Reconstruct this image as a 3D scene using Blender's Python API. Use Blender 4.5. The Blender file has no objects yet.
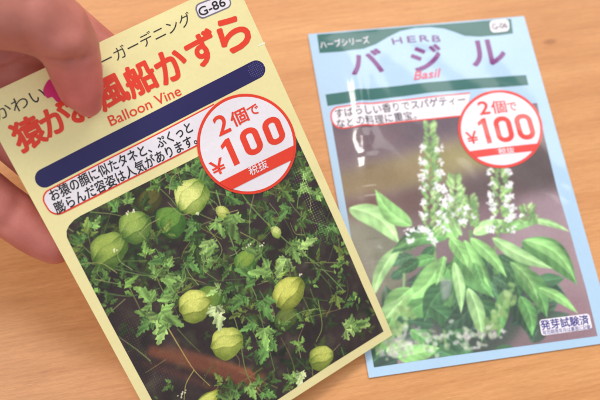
import bpy, bmesh, math, random
import numpy as np
from mathutils import Matrix, Vector

rnd = random.Random(7)
rng = np.random.default_rng(11)
sc = bpy.context.scene
COL = sc.collection

# ------------------------------------------------------------------ camera
FL = 64.919
TILT, ROLL, CH = 0.37083, 0.22615, 0.37669
def rot(a, b, c):
    ca, sa, cb, sb, cc, sn = math.cos(a), math.sin(a), math.cos(b), math.sin(b), math.cos(c), math.sin(c)
    return (np.array([[cc, -sn, 0], [sn, cc, 0], [0, 0, 1]]) @ np.array([[cb, 0, sb], [0, 1, 0], [-sb, 0, cb]])
            @ np.array([[1, 0, 0], [0, ca, -sa], [0, sa, ca]]))
CM = rot(TILT, 0, 0) @ rot(0, 0, ROLL)
CC = np.array([0, 0, CH])
FPX = FL / 36 * 600
cd = bpy.data.cameras.new("camera"); cam = bpy.data.objects.new("camera", cd); COL.objects.link(cam)
m4 = np.eye(4); m4[:3, :3] = CM; m4[:3, 3] = CC
cam.matrix_world = Matrix(m4.tolist())
cd.lens = FL; cd.sensor_width = 36; cd.clip_start = 0.01; cd.clip_end = 50
sc.camera = cam
def ray(p):
    p = np.atleast_2d(np.asarray(p, float))
    d = np.stack([(p[:, 0] - 300) / FPX, -(p[:, 1] - 200) / FPX, -np.ones(len(p))], 1)
    return d @ CM.T

# ------------------------------------------------------------------ helpers
def lin(c):
    c = np.asarray(c, float)
    return np.where(c <= 0.04045, c / 12.92, ((np.maximum(c, 0) + 0.055) / 1.055) ** 2.4)
def S(r, g, b): return np.array([r, g, b]) / 255.0

def tag(o, label=None, cat=None, group=None, kind=None):
    if label: o['label'] = label
    if cat: o['category'] = cat
    if group: o['group'] = group
    if kind: o['kind'] = kind
    return o

def link_mesh(name, verts, faces, mat, parent=None, smooth=True):
    me = bpy.data.meshes.new(name)
    me.from_pydata([tuple(map(float, v)) for v in verts], [], faces)
    me.update()
    if smooth: me.polygons.foreach_set('use_smooth', [True] * len(me.polygons))
    o = bpy.data.objects.new(name, me); COL.objects.link(o)
    if mat: me.materials.append(mat)
    if parent: o.parent = parent
    return o

# ------------------------------------------------------------------ materials
def newmat(name):
    m = bpy.data.materials.new(name); m.use_nodes = True
    nt = m.node_tree; b = nt.nodes['Principled BSDF']
    return m, nt, b
def film_bump(nt, b, scale=260, strength=0.05, dist=0.0002):
    """uneven plastic film: soft crinkles"""
    tc = nt.nodes.new('ShaderNodeTexCoord')
    n = nt.nodes.new('ShaderNodeTexNoise'); n.inputs['Scale'].default_value = scale; n.inputs['Detail'].default_value = 4
    nt.links.new(tc.outputs['Object'], n.inputs['Vector'])
    w_ = nt.nodes.new('ShaderNodeTexNoise'); w_.inputs['Scale'].default_value = 42; w_.inputs['Detail'].default_value = 1.5; w_.inputs['Distortion'].default_value = .8
    nt.links.new(tc.outputs['Object'], w_.inputs['Vector'])
    b0 = nt.nodes.new('ShaderNodeBump'); b0.inputs['Strength'].default_value = .5; b0.inputs['Distance'].default_value = .0012
    nt.links.new(w_.outputs['Fac'], b0.inputs['Height'])
    bp = nt.nodes.new('ShaderNodeBump'); bp.inputs['Strength'].default_value = strength; bp.inputs['Distance'].default_value = dist
    nt.links.new(n.outputs['Fac'], bp.inputs['Height']); nt.links.new(b0.outputs['Normal'], bp.inputs['Normal'])
    nt.links.new(bp.outputs['Normal'], b.inputs['Normal'])
    nt.links.new(bp.outputs['Normal'], b.inputs['Coat Normal'])
    return n, tc
def ink(name, rgb, rough=0.4, coat=0.5, crough=0.12, var=0.05):
    m, nt, b = newmat(name)
    b.inputs['Roughness'].default_value = rough
    b.inputs['Coat Weight'].default_value = coat
    b.inputs['Coat Roughness'].default_value = crough
    n, tc = film_bump(nt, b)
    n2 = nt.nodes.new('ShaderNodeTexNoise'); n2.inputs['Scale'].default_value = 900; n2.inputs['Detail'].default_value = 2
    nt.links.new(tc.outputs['Object'], n2.inputs['Vector'])
    mx = nt.nodes.new('ShaderNodeMix'); mx.data_type = 'RGBA'
    c = lin(rgb)
    mx.inputs[6].default_value = (*(c * (1 - var)), 1); mx.inputs[7].default_value = (*np.minimum(c * (1 + var) + 0.002, 1), 1)
    nt.links.new(n2.outputs['Fac'], mx.inputs[0]); nt.links.new(mx.outputs[2], b.inputs['Base Color'])
    return m
def print_mat(name, rough=0.4, coat=0.5, crough=0.12):
    m, nt, b = newmat(name)
    a = nt.nodes.new('ShaderNodeAttribute'); a.attribute_name = 'Col'
    nt.links.new(a.outputs['Color'], b.inputs['Base Color'])
    b.inputs['Roughness'].default_value = rough
    b.inputs['Coat Weight'].default_value = coat; b.inputs['Coat Roughness'].default_value = crough
    film_bump(nt, b)
    return m
LEFT = dict(rough=0.5, coat=0.25, crough=0.2)
RIGHT = dict(rough=0.45, coat=0.7, crough=0.09)
M = dict(
    cream=ink('cream_film', S(240, 228, 166), **LEFT), red=ink('red_ink', S(232, 58, 28), **LEFT),
    navy=ink('navy_ink', S(24, 15, 84), **LEFT), white=ink('white_ink', S(236, 230, 236), **LEFT),
    black=ink('black_ink', S(32, 28, 34), **LEFT), pink=ink('magenta_ink', S(208, 30, 110), **LEFT),
    grey=ink('grey_ink', S(120, 116, 132), **LEFT), sheen_dot=ink('painted_sheen_dot', S(110, 105, 165), **LEFT), notch=ink('white_film', S(245, 243, 225), **LEFT),
    blue=ink('pale_blue_film', S(176, 206, 232), **RIGHT), teal=ink('teal_ink', S(20, 98, 92), **RIGHT),
    red2=ink('red_ink_pale', S(232, 62, 52), **RIGHT), white2=ink('white_ink_cool', S(240, 232, 240), **RIGHT),
    black2=ink('charcoal_ink', S(60, 52, 66), **RIGHT), purple=ink('purple_ink', S(120, 26, 120), **RIGHT),
    plum=ink('plum_ink', S(120, 60, 130), **RIGHT), rose=ink('rose_ink', S(228, 60, 90), **RIGHT), indigo=ink('indigo_ink', S(52, 48, 140), **RIGHT),
    pic=print_mat('vine_picture_print', **LEFT), pic2=print_mat('basil_picture_print', **RIGHT),
)

# ------------------------------------------------------------------ packet frames
class Packet:
    def __init__(s, origin, R, corners_px, zf, crease=None):
        s.crease = crease
        s.o = np.array(origin, float); s.R = R; s.zf = zf
        s.c = s.loc(corners_px)                      # TL TR BR BL in local metres
    def loc(s, p, h=0.0):
        """point of the packet's (bent) front surface seen at a photo coordinate -> local x, y"""
        d = ray(p) @ s.R; c = (CC - s.o) @ s.R
        z = np.zeros(len(d)) + h
        for i in range(6):
            t = (z - c[2]) / d[:, 2]
            q = c[:2] + d[:, :2] * t[:, None]
            z = s.zf(q[:, 0], q[:, 1]) + h if hasattr(s, 'c') else z
        return q
    def hp(s, px, py, h):
        d = (ray((px, py)) @ s.R)[0]; c = (CC - s.o) @ s.R
        q = c + d * ((h - c[2]) / d[2])
        return s.R @ q + s.o
    def empty(s, name, base):
        e = bpy.data.objects.new(name, None); e.empty_display_size = 0.02
        m = np.eye(4); m[:3, :3] = s.R; m[:3, 3] = s.o
        e.matrix_world = Matrix(m.tolist()); COL.objects.link(e); s.root = e
        return e
    def uv(s, x, y):
        """local -> bilinear uv of the outline (Newton)"""
        a, b, c, d = s.c
        u = np.full(np.shape(x), .5); v = np.full(np.shape(x), .5)
        for i in range(6):
            P = [(a[k] * (1 - u) * (1 - v) + b[k] * u * (1 - v) + c[k] * u * v + d[k] * (1 - u) * v) for k in (0, 1)]
            du = [((b[k] - a[k]) * (1 - v) + (c[k] - d[k]) * v) for k in (0, 1)]
            dv = [((d[k] - a[k]) * (1 - u) + (c[k] - b[k]) * u) for k in (0, 1)]
            ex, ey = x - P[0], y - P[1]
            det = du[0] * dv[1] - du[1] * dv[0]
            u = u + (ex * dv[1] - ey * dv[0]) / det
            v = v + (du[0] * ey - du[1] * ex) / det
        return u, v
    # --- layered print pieces
    def drape(s, verts2, faces, name, mat, parent, layer, cut=0.003, lift=None):
        bm = bmesh.new()
        if lift is None: lift = [0] * len(verts2)
        vs = [bm.verts.new((float(x), float(y), float(l))) for (x, y), l in zip(verts2, lift)]
        for f in faces:
            try: bm.faces.new([vs[i] for i in f])
            except ValueError: pass
        v = np.array(verts2)
        for ax in (0, 1):
            lo, hi = v[:, ax].min(), v[:, ax].max()
            ks = [k * cut for k in range(math.floor(lo / cut) + 1, math.ceil(hi / cut))]
            if ax == 0 and s.crease: ks = sorted(ks + [s.crease[0] + k * .0006 + .00003 for k in range(int((s.crease[1] - s.crease[0]) / .0006))])
            for kk in ks:
                if not lo < kk < hi: continue
                co = [0, 0, 0]; co[ax] = kk; no = [0, 0, 0]; no[ax] = 1
                bmesh.ops.bisect_plane(bm, geom=bm.verts[:] + bm.edges[:] + bm.faces[:], plane_co=co, plane_no=no, dist=1e-7)
        xs = np.array([q.co.x for q in bm.verts]); ys = np.array([q.co.y for q in bm.verts])
        zz = s.zf(xs, ys) + (layer + np.array([q.co.z for q in bm.verts])) * 0.00006
        for q, z in zip(bm.verts, zz): q.co.z = float(z)
        for f in bm.faces:
            f.normal_update()
            if f.normal.z < 0: f.normal_flip()
            f.smooth = True
        me = bpy.data.meshes.new(name); bm.to_mesh(me); bm.free()
        me.materials.append(mat)
        o = bpy.data.objects.new(name, me); COL.objects.link(o); o.parent = parent
        return o
    def poly(s, pts, name, mat, parent, layer, px=True, holes=None):
        P = s.loc(pts) if px else np.array(pts)
        rings = [P] + ([s.loc(h) if px else np.array(h) for h in holes] if holes else [])
        from mathutils.geometry import tessellate_polygon
        tris = tessellate_polygon([[Vector((float(x), float(y), 0)) for x, y in r] for r in rings])
        V = np.concatenate(rings)
        return s.drape(V, [tuple(t) for t in tris], name, mat, parent, layer)

def smooth_closed(pts, n=8):
    P = np.array(pts, float); N = len(P); out = []
    for i in range(N):
        a, b, c, d = P[i - 1], P[i], P[(i + 1) % N], P[(i + 2) % N]
        for k in range(n):
            t = k / n
            out.append(.5 * ((2 * b) + (-a + c) * t + (2 * a - 5 * b + 4 * c - d) * t * t + (-a + 3 * b - 3 * c + d) * t ** 3))
    return np.array(out)
def smooth_open(pts, n=8):
    P = np.array(pts, float); P = np.vstack([2 * P[0] - P[1], P, 2 * P[-1] - P[-2]]); out = []
    for i in range(1, len(P) - 2):
        a, b, c, d = P[i - 1], P[i], P[i + 1], P[i + 2]
        for k in range(n):
            t = k / n
            out.append(.5 * ((2 * b) + (-a + c) * t + (2 * a - 5 * b + 4 * c - d) * t * t + (-a + 3 * b - 3 * c + d) * t ** 3))
    out.append(P[-2]); return np.array(out)
def rounded(q, radii, n=7):
    """quad (4 px corners) with rounded corners"""
    q = np.array(q, float); out = []
    for i in range(4):
        r = radii[i]; p = q[i]
        if r <= 0: out.append(p); continue
        a = q[i - 1] - p; b = q[(i + 1) % 4] - p
        a /= np.linalg.norm(a); b /= np.linalg.norm(b)
        for k in range(n + 1):
            t = k / n; A = p + a * r; B = p + b * r
            A1 = A - a * r * .55; B1 = B - b * r * .55
            out.append(A * (1 - t) ** 3 + 3 * A1 * t * (1 - t) ** 2 + 3 * B1 * t * t * (1 - t) + B * t ** 3)
    return np.array(out)
def ellipse(cx, cy, rx, ry, ang=0, n=72):
    t = np.linspace(0, 2 * np.pi, n, endpoint=False)
    x, y = rx * np.cos(t), ry * np.sin(t); c, s_ = math.cos(ang), math.sin(ang)
    return np.stack([cx + x * c - y * s_, cy + x * s_ + y * c], 1)
def capsule(a, b, ra, rb, n=14):
    a = np.array(a, float); b = np.array(b, float); d = b - a; th = math.atan2(d[1], d[0]); out = []
    for k in range(n + 1):
        t = th + math.pi / 2 + math.pi * k / n; out.append(a + ra * np.array([math.cos(t), math.sin(t)]))
    for k in range(n + 1):
        t = th - math.pi / 2 + math.pi * k / n; out.append(b + rb * np.array([math.cos(t), math.sin(t)]))
    return np.array(out)

# --- lettering
def glyphs(txt, bold=0.0, shear=0.0, res=4):
    cu = bpy.data.curves.new('lettering_outline', 'FONT'); cu.body = txt; cu.size = 1; cu.offset = bold; cu.shear = shear
    cu.resolution_u = res
    o = bpy.data.objects.new('lettering_outline', cu); COL.objects.link(o)
    dg = bpy.context.evaluated_depsgraph_get(); dg.update()
    me = bpy.data.meshes.new_from_object(o.evaluated_get(dg))
    V = np.array([v.co[:2] for v in me.vertices]); F = [tuple(p.vertices) for p in me.polygons]
    bpy.data.objects.remove(o); bpy.data.curves.remove(cu); bpy.data.meshes.remove(me)
    return V, F
def digit(ch, stroke=.19):
    from mathutils.geometry import tessellate_polygon
    if ch == '0':
        W, H, r = .62, 1.0, .29
        def st(i):
            P = []
            for cx, cy, t0 in ((W - r, H - r, 0), (r, H - r, 90), (r, r, 180), (W - r, r, 270)):
                for k in range(9):
                    t = math.radians(t0 + k * 90 / 8); P.append((cx + (r - i) * math.cos(t), cy + (r - i) * math.sin(t)))
            return P
        rings = [st(0), st(stroke)]
    else:
        w_ = stroke
        rings = [[(.16, 0), (.16 + w_, 0), (.16 + w_, 1), (.16 + w_ * .35, 1), (.10, .92), (0, .86), (0, .72), (.10, .76), (.16, .79)]]
    tr = tessellate_polygon([[Vector((x, y, 0)) for x, y in r_] for r_ in rings])
    return np.array([p for r_ in rings for p in r_]), [tuple(t) for t in tr]
def lines(pk, items, name, mat, parent, layer):
    """items: (text, left-centre px, right-centre px, ink height px, bold[, shear])"""
    VV, FF, off, LV = [], [], 0, []
    for it in items:
        txt, a, b, h, bold = it[:5]; sh = it[5] if len(it) > 5 else 0
        V, F = digit(txt[1], bold) if txt[0] == '@' else glyphs(txt, 0, sh)
        lo, hi = V.min(0), V.max(0)
        a = np.array(a, float); b = np.array(b, float); d = b - a; nrm = np.array([d[1], -d[0]]) / np.linalg.norm(d)
        A, B = pk.loc([a, b]); mid = (a + b) / 2
        U, D = pk.loc([mid + nrm * h / 2, mid - nrm * h / 2]); H = np.linalg.norm(U - D)
        X = (B - A); Y = np.array([-X[1], X[0]]) / np.linalg.norm(X) * H
        u = (V[:, 0] - lo[0]) / (hi[0] - lo[0]); v = (V[:, 1] - lo[1]) / (hi[1] - lo[1]) - .5
        rad = bold * H * .75 if txt[0] != '@' else 0
        shifts = [(0, 0)] + ([(rad * math.cos(k * math.pi / 4), rad * math.sin(k * math.pi / 4)) for k in range(8)] if rad > 0 else [])
        base = A + u[:, None] * X * (1 - 2 * rad / np.linalg.norm(X)) + rad * X / np.linalg.norm(X) + v[:, None] * Y * (1 - 2 * rad / H)
        for k, sft in enumerate(shifts):
            VV.append(base + np.array(sft)); FF += [tuple(i + off for i in f) for f in F]; off += len(V); LV += [k * .09] * len(V)
    return pk.drape(np.concatenate(VV), FF, name, mat, parent, layer, lift=LV)

# ------------------------------------------------------------------ picture painter (prints of plants)
def gauss(a, sg):
    if sg <= 0: return a
    r = int(sg * 3) + 1; k = np.exp(-np.arange(-r, r + 1) ** 2 / (2 * sg * sg)); k /= k.sum()
    for ax in (0, 1):
        p = [(0, 0)] * a.ndim; p[ax] = (r, r); q = np.pad(a, p, 'edge'); out = np.zeros_like(a)
        n = a.shape[ax]
        for i, w in enumerate(k):
            out += w * (q[i:i + n] if ax == 0 else q[:, i:i + n])
        a = out
    return a
def vnoise(h, w, cell, seed):
    g = np.random.default_rng(seed).random((int(h / cell) + 3, int(w / cell) + 3))
    y = np.arange(h) / cell; x = np.arange(w) / cell; yi = y.astype(int); xi = x.astype(int)
    fy = (y - yi)[:, None]; fx = (x - xi)[None]; fy = fy * fy * (3 - 2 * fy); fx = fx * fx * (3 - 2 * fx)
    a = g[np.ix_(yi, xi)]; b = g[np.ix_(yi, xi + 1)]; c = g[np.ix_(yi + 1, xi)]; d = g[np.ix_(yi + 1, xi + 1)]
    return (a * (1 - fx) + b * fx) * (1 - fy) + (c * (1 - fx) + d * fx) * fy
class Canvas:
    def __init__(s, pk, outline_px, ppm):
        s.pk = pk; s.out = pk.loc(outline_px); s.ppm = ppm
        s.lo = s.out.min(0) - .0005; s.hi = s.out.max(0) + .0005
        s.w = int((s.hi[0] - s.lo[0]) * ppm) + 1; s.h = int((s.hi[1] - s.lo[1]) * ppm) + 1
        s.a = np.zeros((s.h, s.w, 3))
        # canvas units per photo unit, for brush sizes
        A, B = pk.loc([(outline_px[0]), (outline_px[0][0] + 10, outline_px[0][1])])
        s.u = np.linalg.norm(A - B) * ppm / 10
    def T(s, p):
        q = s.pk.loc(p); return (q - s.lo) * s.ppm
    def fill(s, P, col, alpha=1.0, shade=None, soft=0):
        """P polygon in canvas units"""
        x0, y0 = np.floor(P.min(0)).astype(int) - 1 - int(soft * 3); x1, y1 = np.ceil(P.max(0)).astype(int) + 2 + int(soft * 3)
        X0, Y0, X1, Y1 = max(x0, 0), max(y0, 0), min(x1, s.w), min(y1, s.h)
        if X1 <= X0 or Y1 <= Y0: return
        xs = np.arange(X0, X1); ys = np.arange(Y0, Y1); cov = np.zeros((len(ys), len(xs)))
        Q = np.roll(P, -1, 0)
        for oy in (-.33, 0, .33):
            yy = ys + oy
            for ex, ey, fx, fy in zip(P[:, 0], P[:, 1], Q[:, 0], Q[:, 1]):
                if ey == fy: continue
                m = (yy >= min(ey, fy)) & (yy < max(ey, fy))
                if not m.any(): continue
                xi = ex + (yy[m] - ey) / (fy - ey) * (fx - ex)
                sgn = 1 if fy > ey else -1
                cov[m] += sgn * np.clip(xs[None] - xi[:, None] + .5, 0, 1)
        cov = np.clip(np.abs(cov) / 3, 0, 1)
        if soft: cov = gauss(cov, soft)
        c = np.asarray(col, float)
        if shade is not None:
            gx, gy = np.meshgrid(xs, ys); c = shade(gx, gy, c)
        al = (cov * alpha)[..., None]
        s.a[Y0:Y1, X0:X1] = s.a[Y0:Y1, X0:X1] * (1 - al) + c * al
    def stroke(s, P, w0, w1, col, alpha=1.0, soft=0):
        P = smooth_open(P, 5); d = np.gradient(P, axis=0); n = np.stack([-d[:, 1], d[:, 0]], 1); n /= np.linalg.norm(n, axis=1)[:, None] + 1e-9
        w = np.linspace(w0, w1, len(P))[:, None] / 2
        s.fill(np.vstack([P + n * w, (P - n * w)[::-1]]), col, alpha, soft=soft)
    def mesh(s, name, mat, parent, layer):
        """fine grid clipped to the outline, ink colour on every vertex"""
        xs = s.lo[0] + np.arange(s.w) / s.ppm; ys = s.lo[1] + np.arange(s.h) / s.ppm
        gx, gy = np.meshgrid(xs, ys)
        P = s.out; Q = np.roll(P, -1, 0); ins = np.zeros(gx.shape, bool)
        for (ex, ey), (fx, fy) in zip(P, Q):
            if ey == fy: continue
            c = ((gy >= min(ey, fy)) & (gy < max(ey, fy)) & (gx < ex + (gy - ey) / (fy - ey) * (fx - ex)))
            ins ^= c
        # move vertices just outside onto the outline so that the edge is clean
        near = ins.copy()
        near[1:] |= ins[:-1]; near[:-1] |= ins[1:]; near2 = near.copy(); near2[:, 1:] |= near[:, :-1]; near2[:, :-1] |= near[:, 1:]
        idx = np.argwhere(near2 & ~ins)
        pts = np.stack([gx[idx[:, 0], idx[:, 1]], gy[idx[:, 0], idx[:, 1]]], 1)
        best = np.full(len(pts), 1e9); bp = pts.copy()
        for a, b in zip(P, Q):
            d = b - a; t = np.clip(((pts - a) @ d) / (d @ d + 1e-12), 0, 1); q = a + t[:, None] * d
            ds = ((q - pts) ** 2).sum(1); m = ds < best; best[m] = ds[m]; bp[m] = q[m]
        gx[idx[:, 0], idx[:, 1]] = bp[:, 0]; gy[idx[:, 0], idx[:, 1]] = bp[:, 1]
        ok = near2[:-1, :-1] & near2[1:, :-1] & near2[:-1, 1:] & near2[1:, 1:]
        any_in = ins[:-1, :-1] | ins[1:, :-1] | ins[:-1, 1:] | ins[1:, 1:]
        ok &= any_in
        ident = -np.ones(gx.shape, int); use = np.zeros(gx.shape, bool)
        use[:-1, :-1] |= ok; use[1:, :-1] |= ok; use[:-1, 1:] |= ok; use[1:, 1:] |= ok
        ident[use] = np.arange(use.sum())
        F = np.stack([ident[:-1, :-1][ok], ident[:-1, 1:][ok], ident[1:, 1:][ok], ident[1:, :-1][ok]], 1)
        x, y = gx[use], gy[use]; z = s.pk.zf(x, y) + layer * 0.00006
        co = np.stack([x, y, z], 1)
        me = bpy.data.meshes.new(name)
        me.vertices.add(len(co)); me.vertices.foreach_set('co', co.ravel())
        me.loops.add(F.size); me.loops.foreach_set('vertex_index', F.ravel().astype(np.int32))
        me.polygons.add(len(F)); me.polygons.foreach_set('loop_start', np.arange(0, F.size, 4, dtype=np.int32))
        me.polygons.foreach_set('loop_total', np.full(len(F), 4, np.int32))
        me.update(calc_edges=True)
        me.polygons.foreach_set('use_smooth', np.ones(len(F), bool))
        at = me.color_attributes.new('Col', 'FLOAT_COLOR', 'POINT')
        c = np.ones((len(co), 4)); c[:, :3] = lin(np.clip(s.a[use], 0, 1)); at.data.foreach_set('color', c.ravel())
        me.materials.append(mat)
        o = bpy.data.objects.new(name, me); COL.objects.link(o); o.parent = parent
        return o
def rotp(P, ang): c, s_ = math.cos(ang), math.sin(ang); return np.stack([P[:, 0] * c - P[:, 1] * s_, P[:, 0] * s_ + P[:, 1] * c], 1)

def leaf_shade(base, ang, L, light=0.22, cw=None):
    cx, cy = base; c, s_ = math.cos(ang), math.sin(ang)
    ph = rnd.random() * 6
    tone = rnd.uniform(.9, 1.12); wob = rnd.uniform(.7, 1.3)
    def f(gx, gy, col):
        u = ((gx - cx) * c + (gy - cy) * s_) / L; v = (-(gx - cx) * s_ + (gy - cy) * c) / L
        vein = np.exp(-(v / .022) ** 2) * .4 + .18 * np.maximum(0, np.cos((u - np.abs(v) * 1.2) * 26 + ph)) ** 8
        k = tone + light * np.tanh(v * 9) * .45 + light * .55 * np.sin(u * 4 * wob + ph) + light * .5 * np.sin(v * 22 + u * 9 + ph)
        return np.clip(col[None, None] * k[..., None] + vein[..., None] * np.array([.14, .17, .08]), 0, 1)
    return f

def vine_leaflet(cv, p, ang, L, col, wide=.34, teeth=3, alpha=1, soft=0, light=.22):
    """deeply lobed balloon vine leaflet, canvas units"""
    def edge(sgn):
        j = lambda: rnd.uniform(.8, 1.2); e = wide * 1.05
        a, b_ = rnd.uniform(-.04, .04), rnd.uniform(-.04, .04)
        P = [(0, 0), (.06, .03), (.16 + a, .45 * e), (.30 + a, 1.0 * e * j()), (.36 + a, .92 * e), (.37 + a, .52 * e), (.44 + b_, .50 * e), (.58 + b_, .80 * e * j()), (.64 + b_, .72 * e), (.64 + b_, .42 * e)]
        if teeth > 2: P += [(.72, .38 * e), (.80, .46 * e * j()), (.83, .24 * e)]
        P += [(.92, .09), (1, 0)]
        return [(x, sgn * y) for x, y in P]
    P = np.array(edge(1) + edge(-1)[::-1][1:]) * L
    P[:, 1] += rnd.uniform(-.16, .16) * L * np.sin(P[:, 0] / L * 2.6)
    cv.fill(rotp(P, ang) + p, col, alpha, leaf_shade(p, ang, L, light * .8), soft)
def vine_leaf(cv, p, ang, L, col, **k):
    """three-part compound leaf"""
    p = np.array(p, float)
    for da, s_ in ((1.15, .62), (-1.15, .62), (.0, 1.0)):
        a = ang + da + rnd.uniform(-.15, .15); st = p + np.array([math.cos(a), math.sin(a)]) * L * .12
        vine_leaflet(cv, st, a, L * s_ * rnd.uniform(.9, 1.1), np.clip(col * rnd.uniform(.85, 1.12), 0, 1), wide=rnd.uniform(.22, .31), **k)
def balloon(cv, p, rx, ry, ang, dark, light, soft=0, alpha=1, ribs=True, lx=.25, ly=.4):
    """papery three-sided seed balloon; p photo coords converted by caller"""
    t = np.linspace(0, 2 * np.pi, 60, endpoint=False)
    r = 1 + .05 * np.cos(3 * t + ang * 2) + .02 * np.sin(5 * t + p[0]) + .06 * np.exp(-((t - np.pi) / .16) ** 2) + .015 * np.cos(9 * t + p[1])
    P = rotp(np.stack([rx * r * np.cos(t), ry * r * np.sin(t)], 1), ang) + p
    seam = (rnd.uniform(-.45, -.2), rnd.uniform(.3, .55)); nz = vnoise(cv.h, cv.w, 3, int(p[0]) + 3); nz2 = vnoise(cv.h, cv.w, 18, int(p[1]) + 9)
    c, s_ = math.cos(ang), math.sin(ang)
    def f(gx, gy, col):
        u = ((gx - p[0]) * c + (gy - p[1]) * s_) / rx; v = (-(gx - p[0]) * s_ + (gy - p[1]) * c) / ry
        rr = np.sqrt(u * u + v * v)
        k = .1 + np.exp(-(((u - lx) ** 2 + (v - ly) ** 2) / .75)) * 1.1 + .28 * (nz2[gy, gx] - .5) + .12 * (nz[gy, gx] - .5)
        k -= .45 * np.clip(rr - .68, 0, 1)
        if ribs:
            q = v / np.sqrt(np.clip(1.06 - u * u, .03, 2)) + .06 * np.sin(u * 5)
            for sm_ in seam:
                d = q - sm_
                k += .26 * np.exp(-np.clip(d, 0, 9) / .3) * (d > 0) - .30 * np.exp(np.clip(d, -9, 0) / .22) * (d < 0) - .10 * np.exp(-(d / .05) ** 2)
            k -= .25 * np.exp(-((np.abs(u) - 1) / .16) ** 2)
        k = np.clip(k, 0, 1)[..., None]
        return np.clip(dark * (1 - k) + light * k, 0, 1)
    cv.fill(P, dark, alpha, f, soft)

# =================================================================== LEFT PACKET
RL = rot(0.5472, 0.0665, 0.79968)
def zl(x, y):
    u = x / .045; v = y / .068
    e = np.clip(1 - np.abs(u) ** 3, 0, 1) * np.clip(1 - np.abs(v) ** 4, 0, 1)
    return 0.0003 * e + 0.0016 * np.clip(1 - v * v, -.3, 1) + 0.00025 * np.sin(x * 170 + y * 60) * e + 0.00018 * np.sin(y * 240 - x * 90) * e
PL = Packet((-0.02807, 0.11299, 0.04241), RL, [(-23, 99.5), (234.5, -21), (392.5, 335), (179, 472)], zl)
_g = np.random.default_rng(5); NY = np.cumsum(_g.uniform(.0007, .0042, 80)) - .075; NA = _g.uniform(-.42, .3, 80)
def zr(x, y):
    u = x / .045; v = y / .068
    e = np.clip(1 - np.abs(u) ** 4, 0, 1) * np.clip(1 - np.abs(v) ** 4, 0, 1)
    # crease of the loose film down the left side
    cx = np.interp(y, CRY, CRX) + .0022
    amp = 0.00125 * np.interp(y, [-.06, -.04, .005, .02, .035, .055, .064, .068], [0, .25, .4, .8, 1, 1, .45, 0]) * (1 + np.interp(y, NY, NA) * np.where(y < .030, 1, .12))
    rid = amp * np.exp(-((x - cx) / .0034) ** 2) + .0002 * np.exp(-((x - cx - .006) / .003) ** 2) * np.sin(y * 130 + 1)
    return 0.0009 * e + rid * np.clip(1 - np.abs(v) ** 8, 0, 1) + 0.0002 * np.sin(x * 120 - y * 150) * e + .00012 * np.sin(x * 320 + y * 210) * e
class _F: pass
_f = _F(); _f.R = rot(0, 0, 0.37354); _f.o = np.array([0.05538, 0.16649, 0.0018]); _f.zf = None
_c = Packet.loc(_f, [(344, 38), (348, 60), (352, 88), (355.5, 115), (361, 150), (362, 172), (364, 226), (375, 290), (384, 350)])
_i = np.argsort(_c[:, 1]); CRY, CRX = _c[_i, 1], _c[_i, 0]
PR = Packet((0.05538, 0.16649, 0.0006), rot(0, 0, 0.37354), [(308, 34), (524, 16), (616, 341.5), (369, 378)], zr, (float(CRX.min()) - .006, float(CRX.max()) + .010))

def pouch(pk, mat, name, back):
    """sealed flat bag: front and back sheet joined round the rim"""
    N, K = (60, 80) if not pk.crease else (170, 170)
    a, b, c, d = pk.c; V = []; F = []
    for side in (0, 1):
        for j in range(K + 1):
            for i in range(N + 1):
                u, v = i / N, j / K
                p = a * (1 - u) * (1 - v) + b * u * (1 - v) + c * u * v + d * (1 - u) * v
                z = float(pk.zf(p[0], p[1]))
                if side:
                    e = min(1, 12 * min(u, 1 - u, v, 1 - v)); z = z - 0.00022 - back(e, z)
                V.append((p[0], p[1], z))
    o = (N + 1) * (K + 1); idx = lambda i, j, s_: s_ * o + j * (N + 1) + i
    for j in range(K):
        for i in range(N):
            F.append((idx(i, j, 0), idx(i, j + 1, 0), idx(i + 1, j + 1, 0), idx(i + 1, j, 0)))
            F.append((idx(i, j, 1), idx(i + 1, j, 1), idx(i + 1, j + 1, 1), idx(i, j + 1, 1)))
    for i in range(N):
        F.append((idx(i, 0, 0), idx(i + 1, 0, 0), idx(i + 1, 0, 1), idx(i, 0, 1)))
        F.append((idx(i, K, 0), idx(i, K, 1), idx(i + 1, K, 1), idx(i + 1, K, 0)))
    for j in range(K):
        F.append((idx(0, j, 0), idx(0, j, 1), idx(0, j + 1, 1), idx(0, j + 1, 0)))
        F.append((idx(N, j, 0), idx(N, j + 1, 0), idx(N, j + 1, 1), idx(N, j, 1)))
    rim = F[2 * N * K:]; mp_ = {}
    for f in rim:
        for i in f:
            if i not in mp_: mp_[i] = len(V); V.append(V[i])
    F = F[:2 * N * K] + [tuple(mp_[i] for i in f) for f in rim]
    return link_mesh(name, V, F, mat, pk.root)

root = PL.empty('seed_packet', None)
tag(root, 'cream seed packet with red title and balloon vine picture, pinched by the hand', 'seed packet', 'seed packets')
pouch(PL, M['cream'], 'pouch', lambda e, z: 0.0007 * e)

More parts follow.
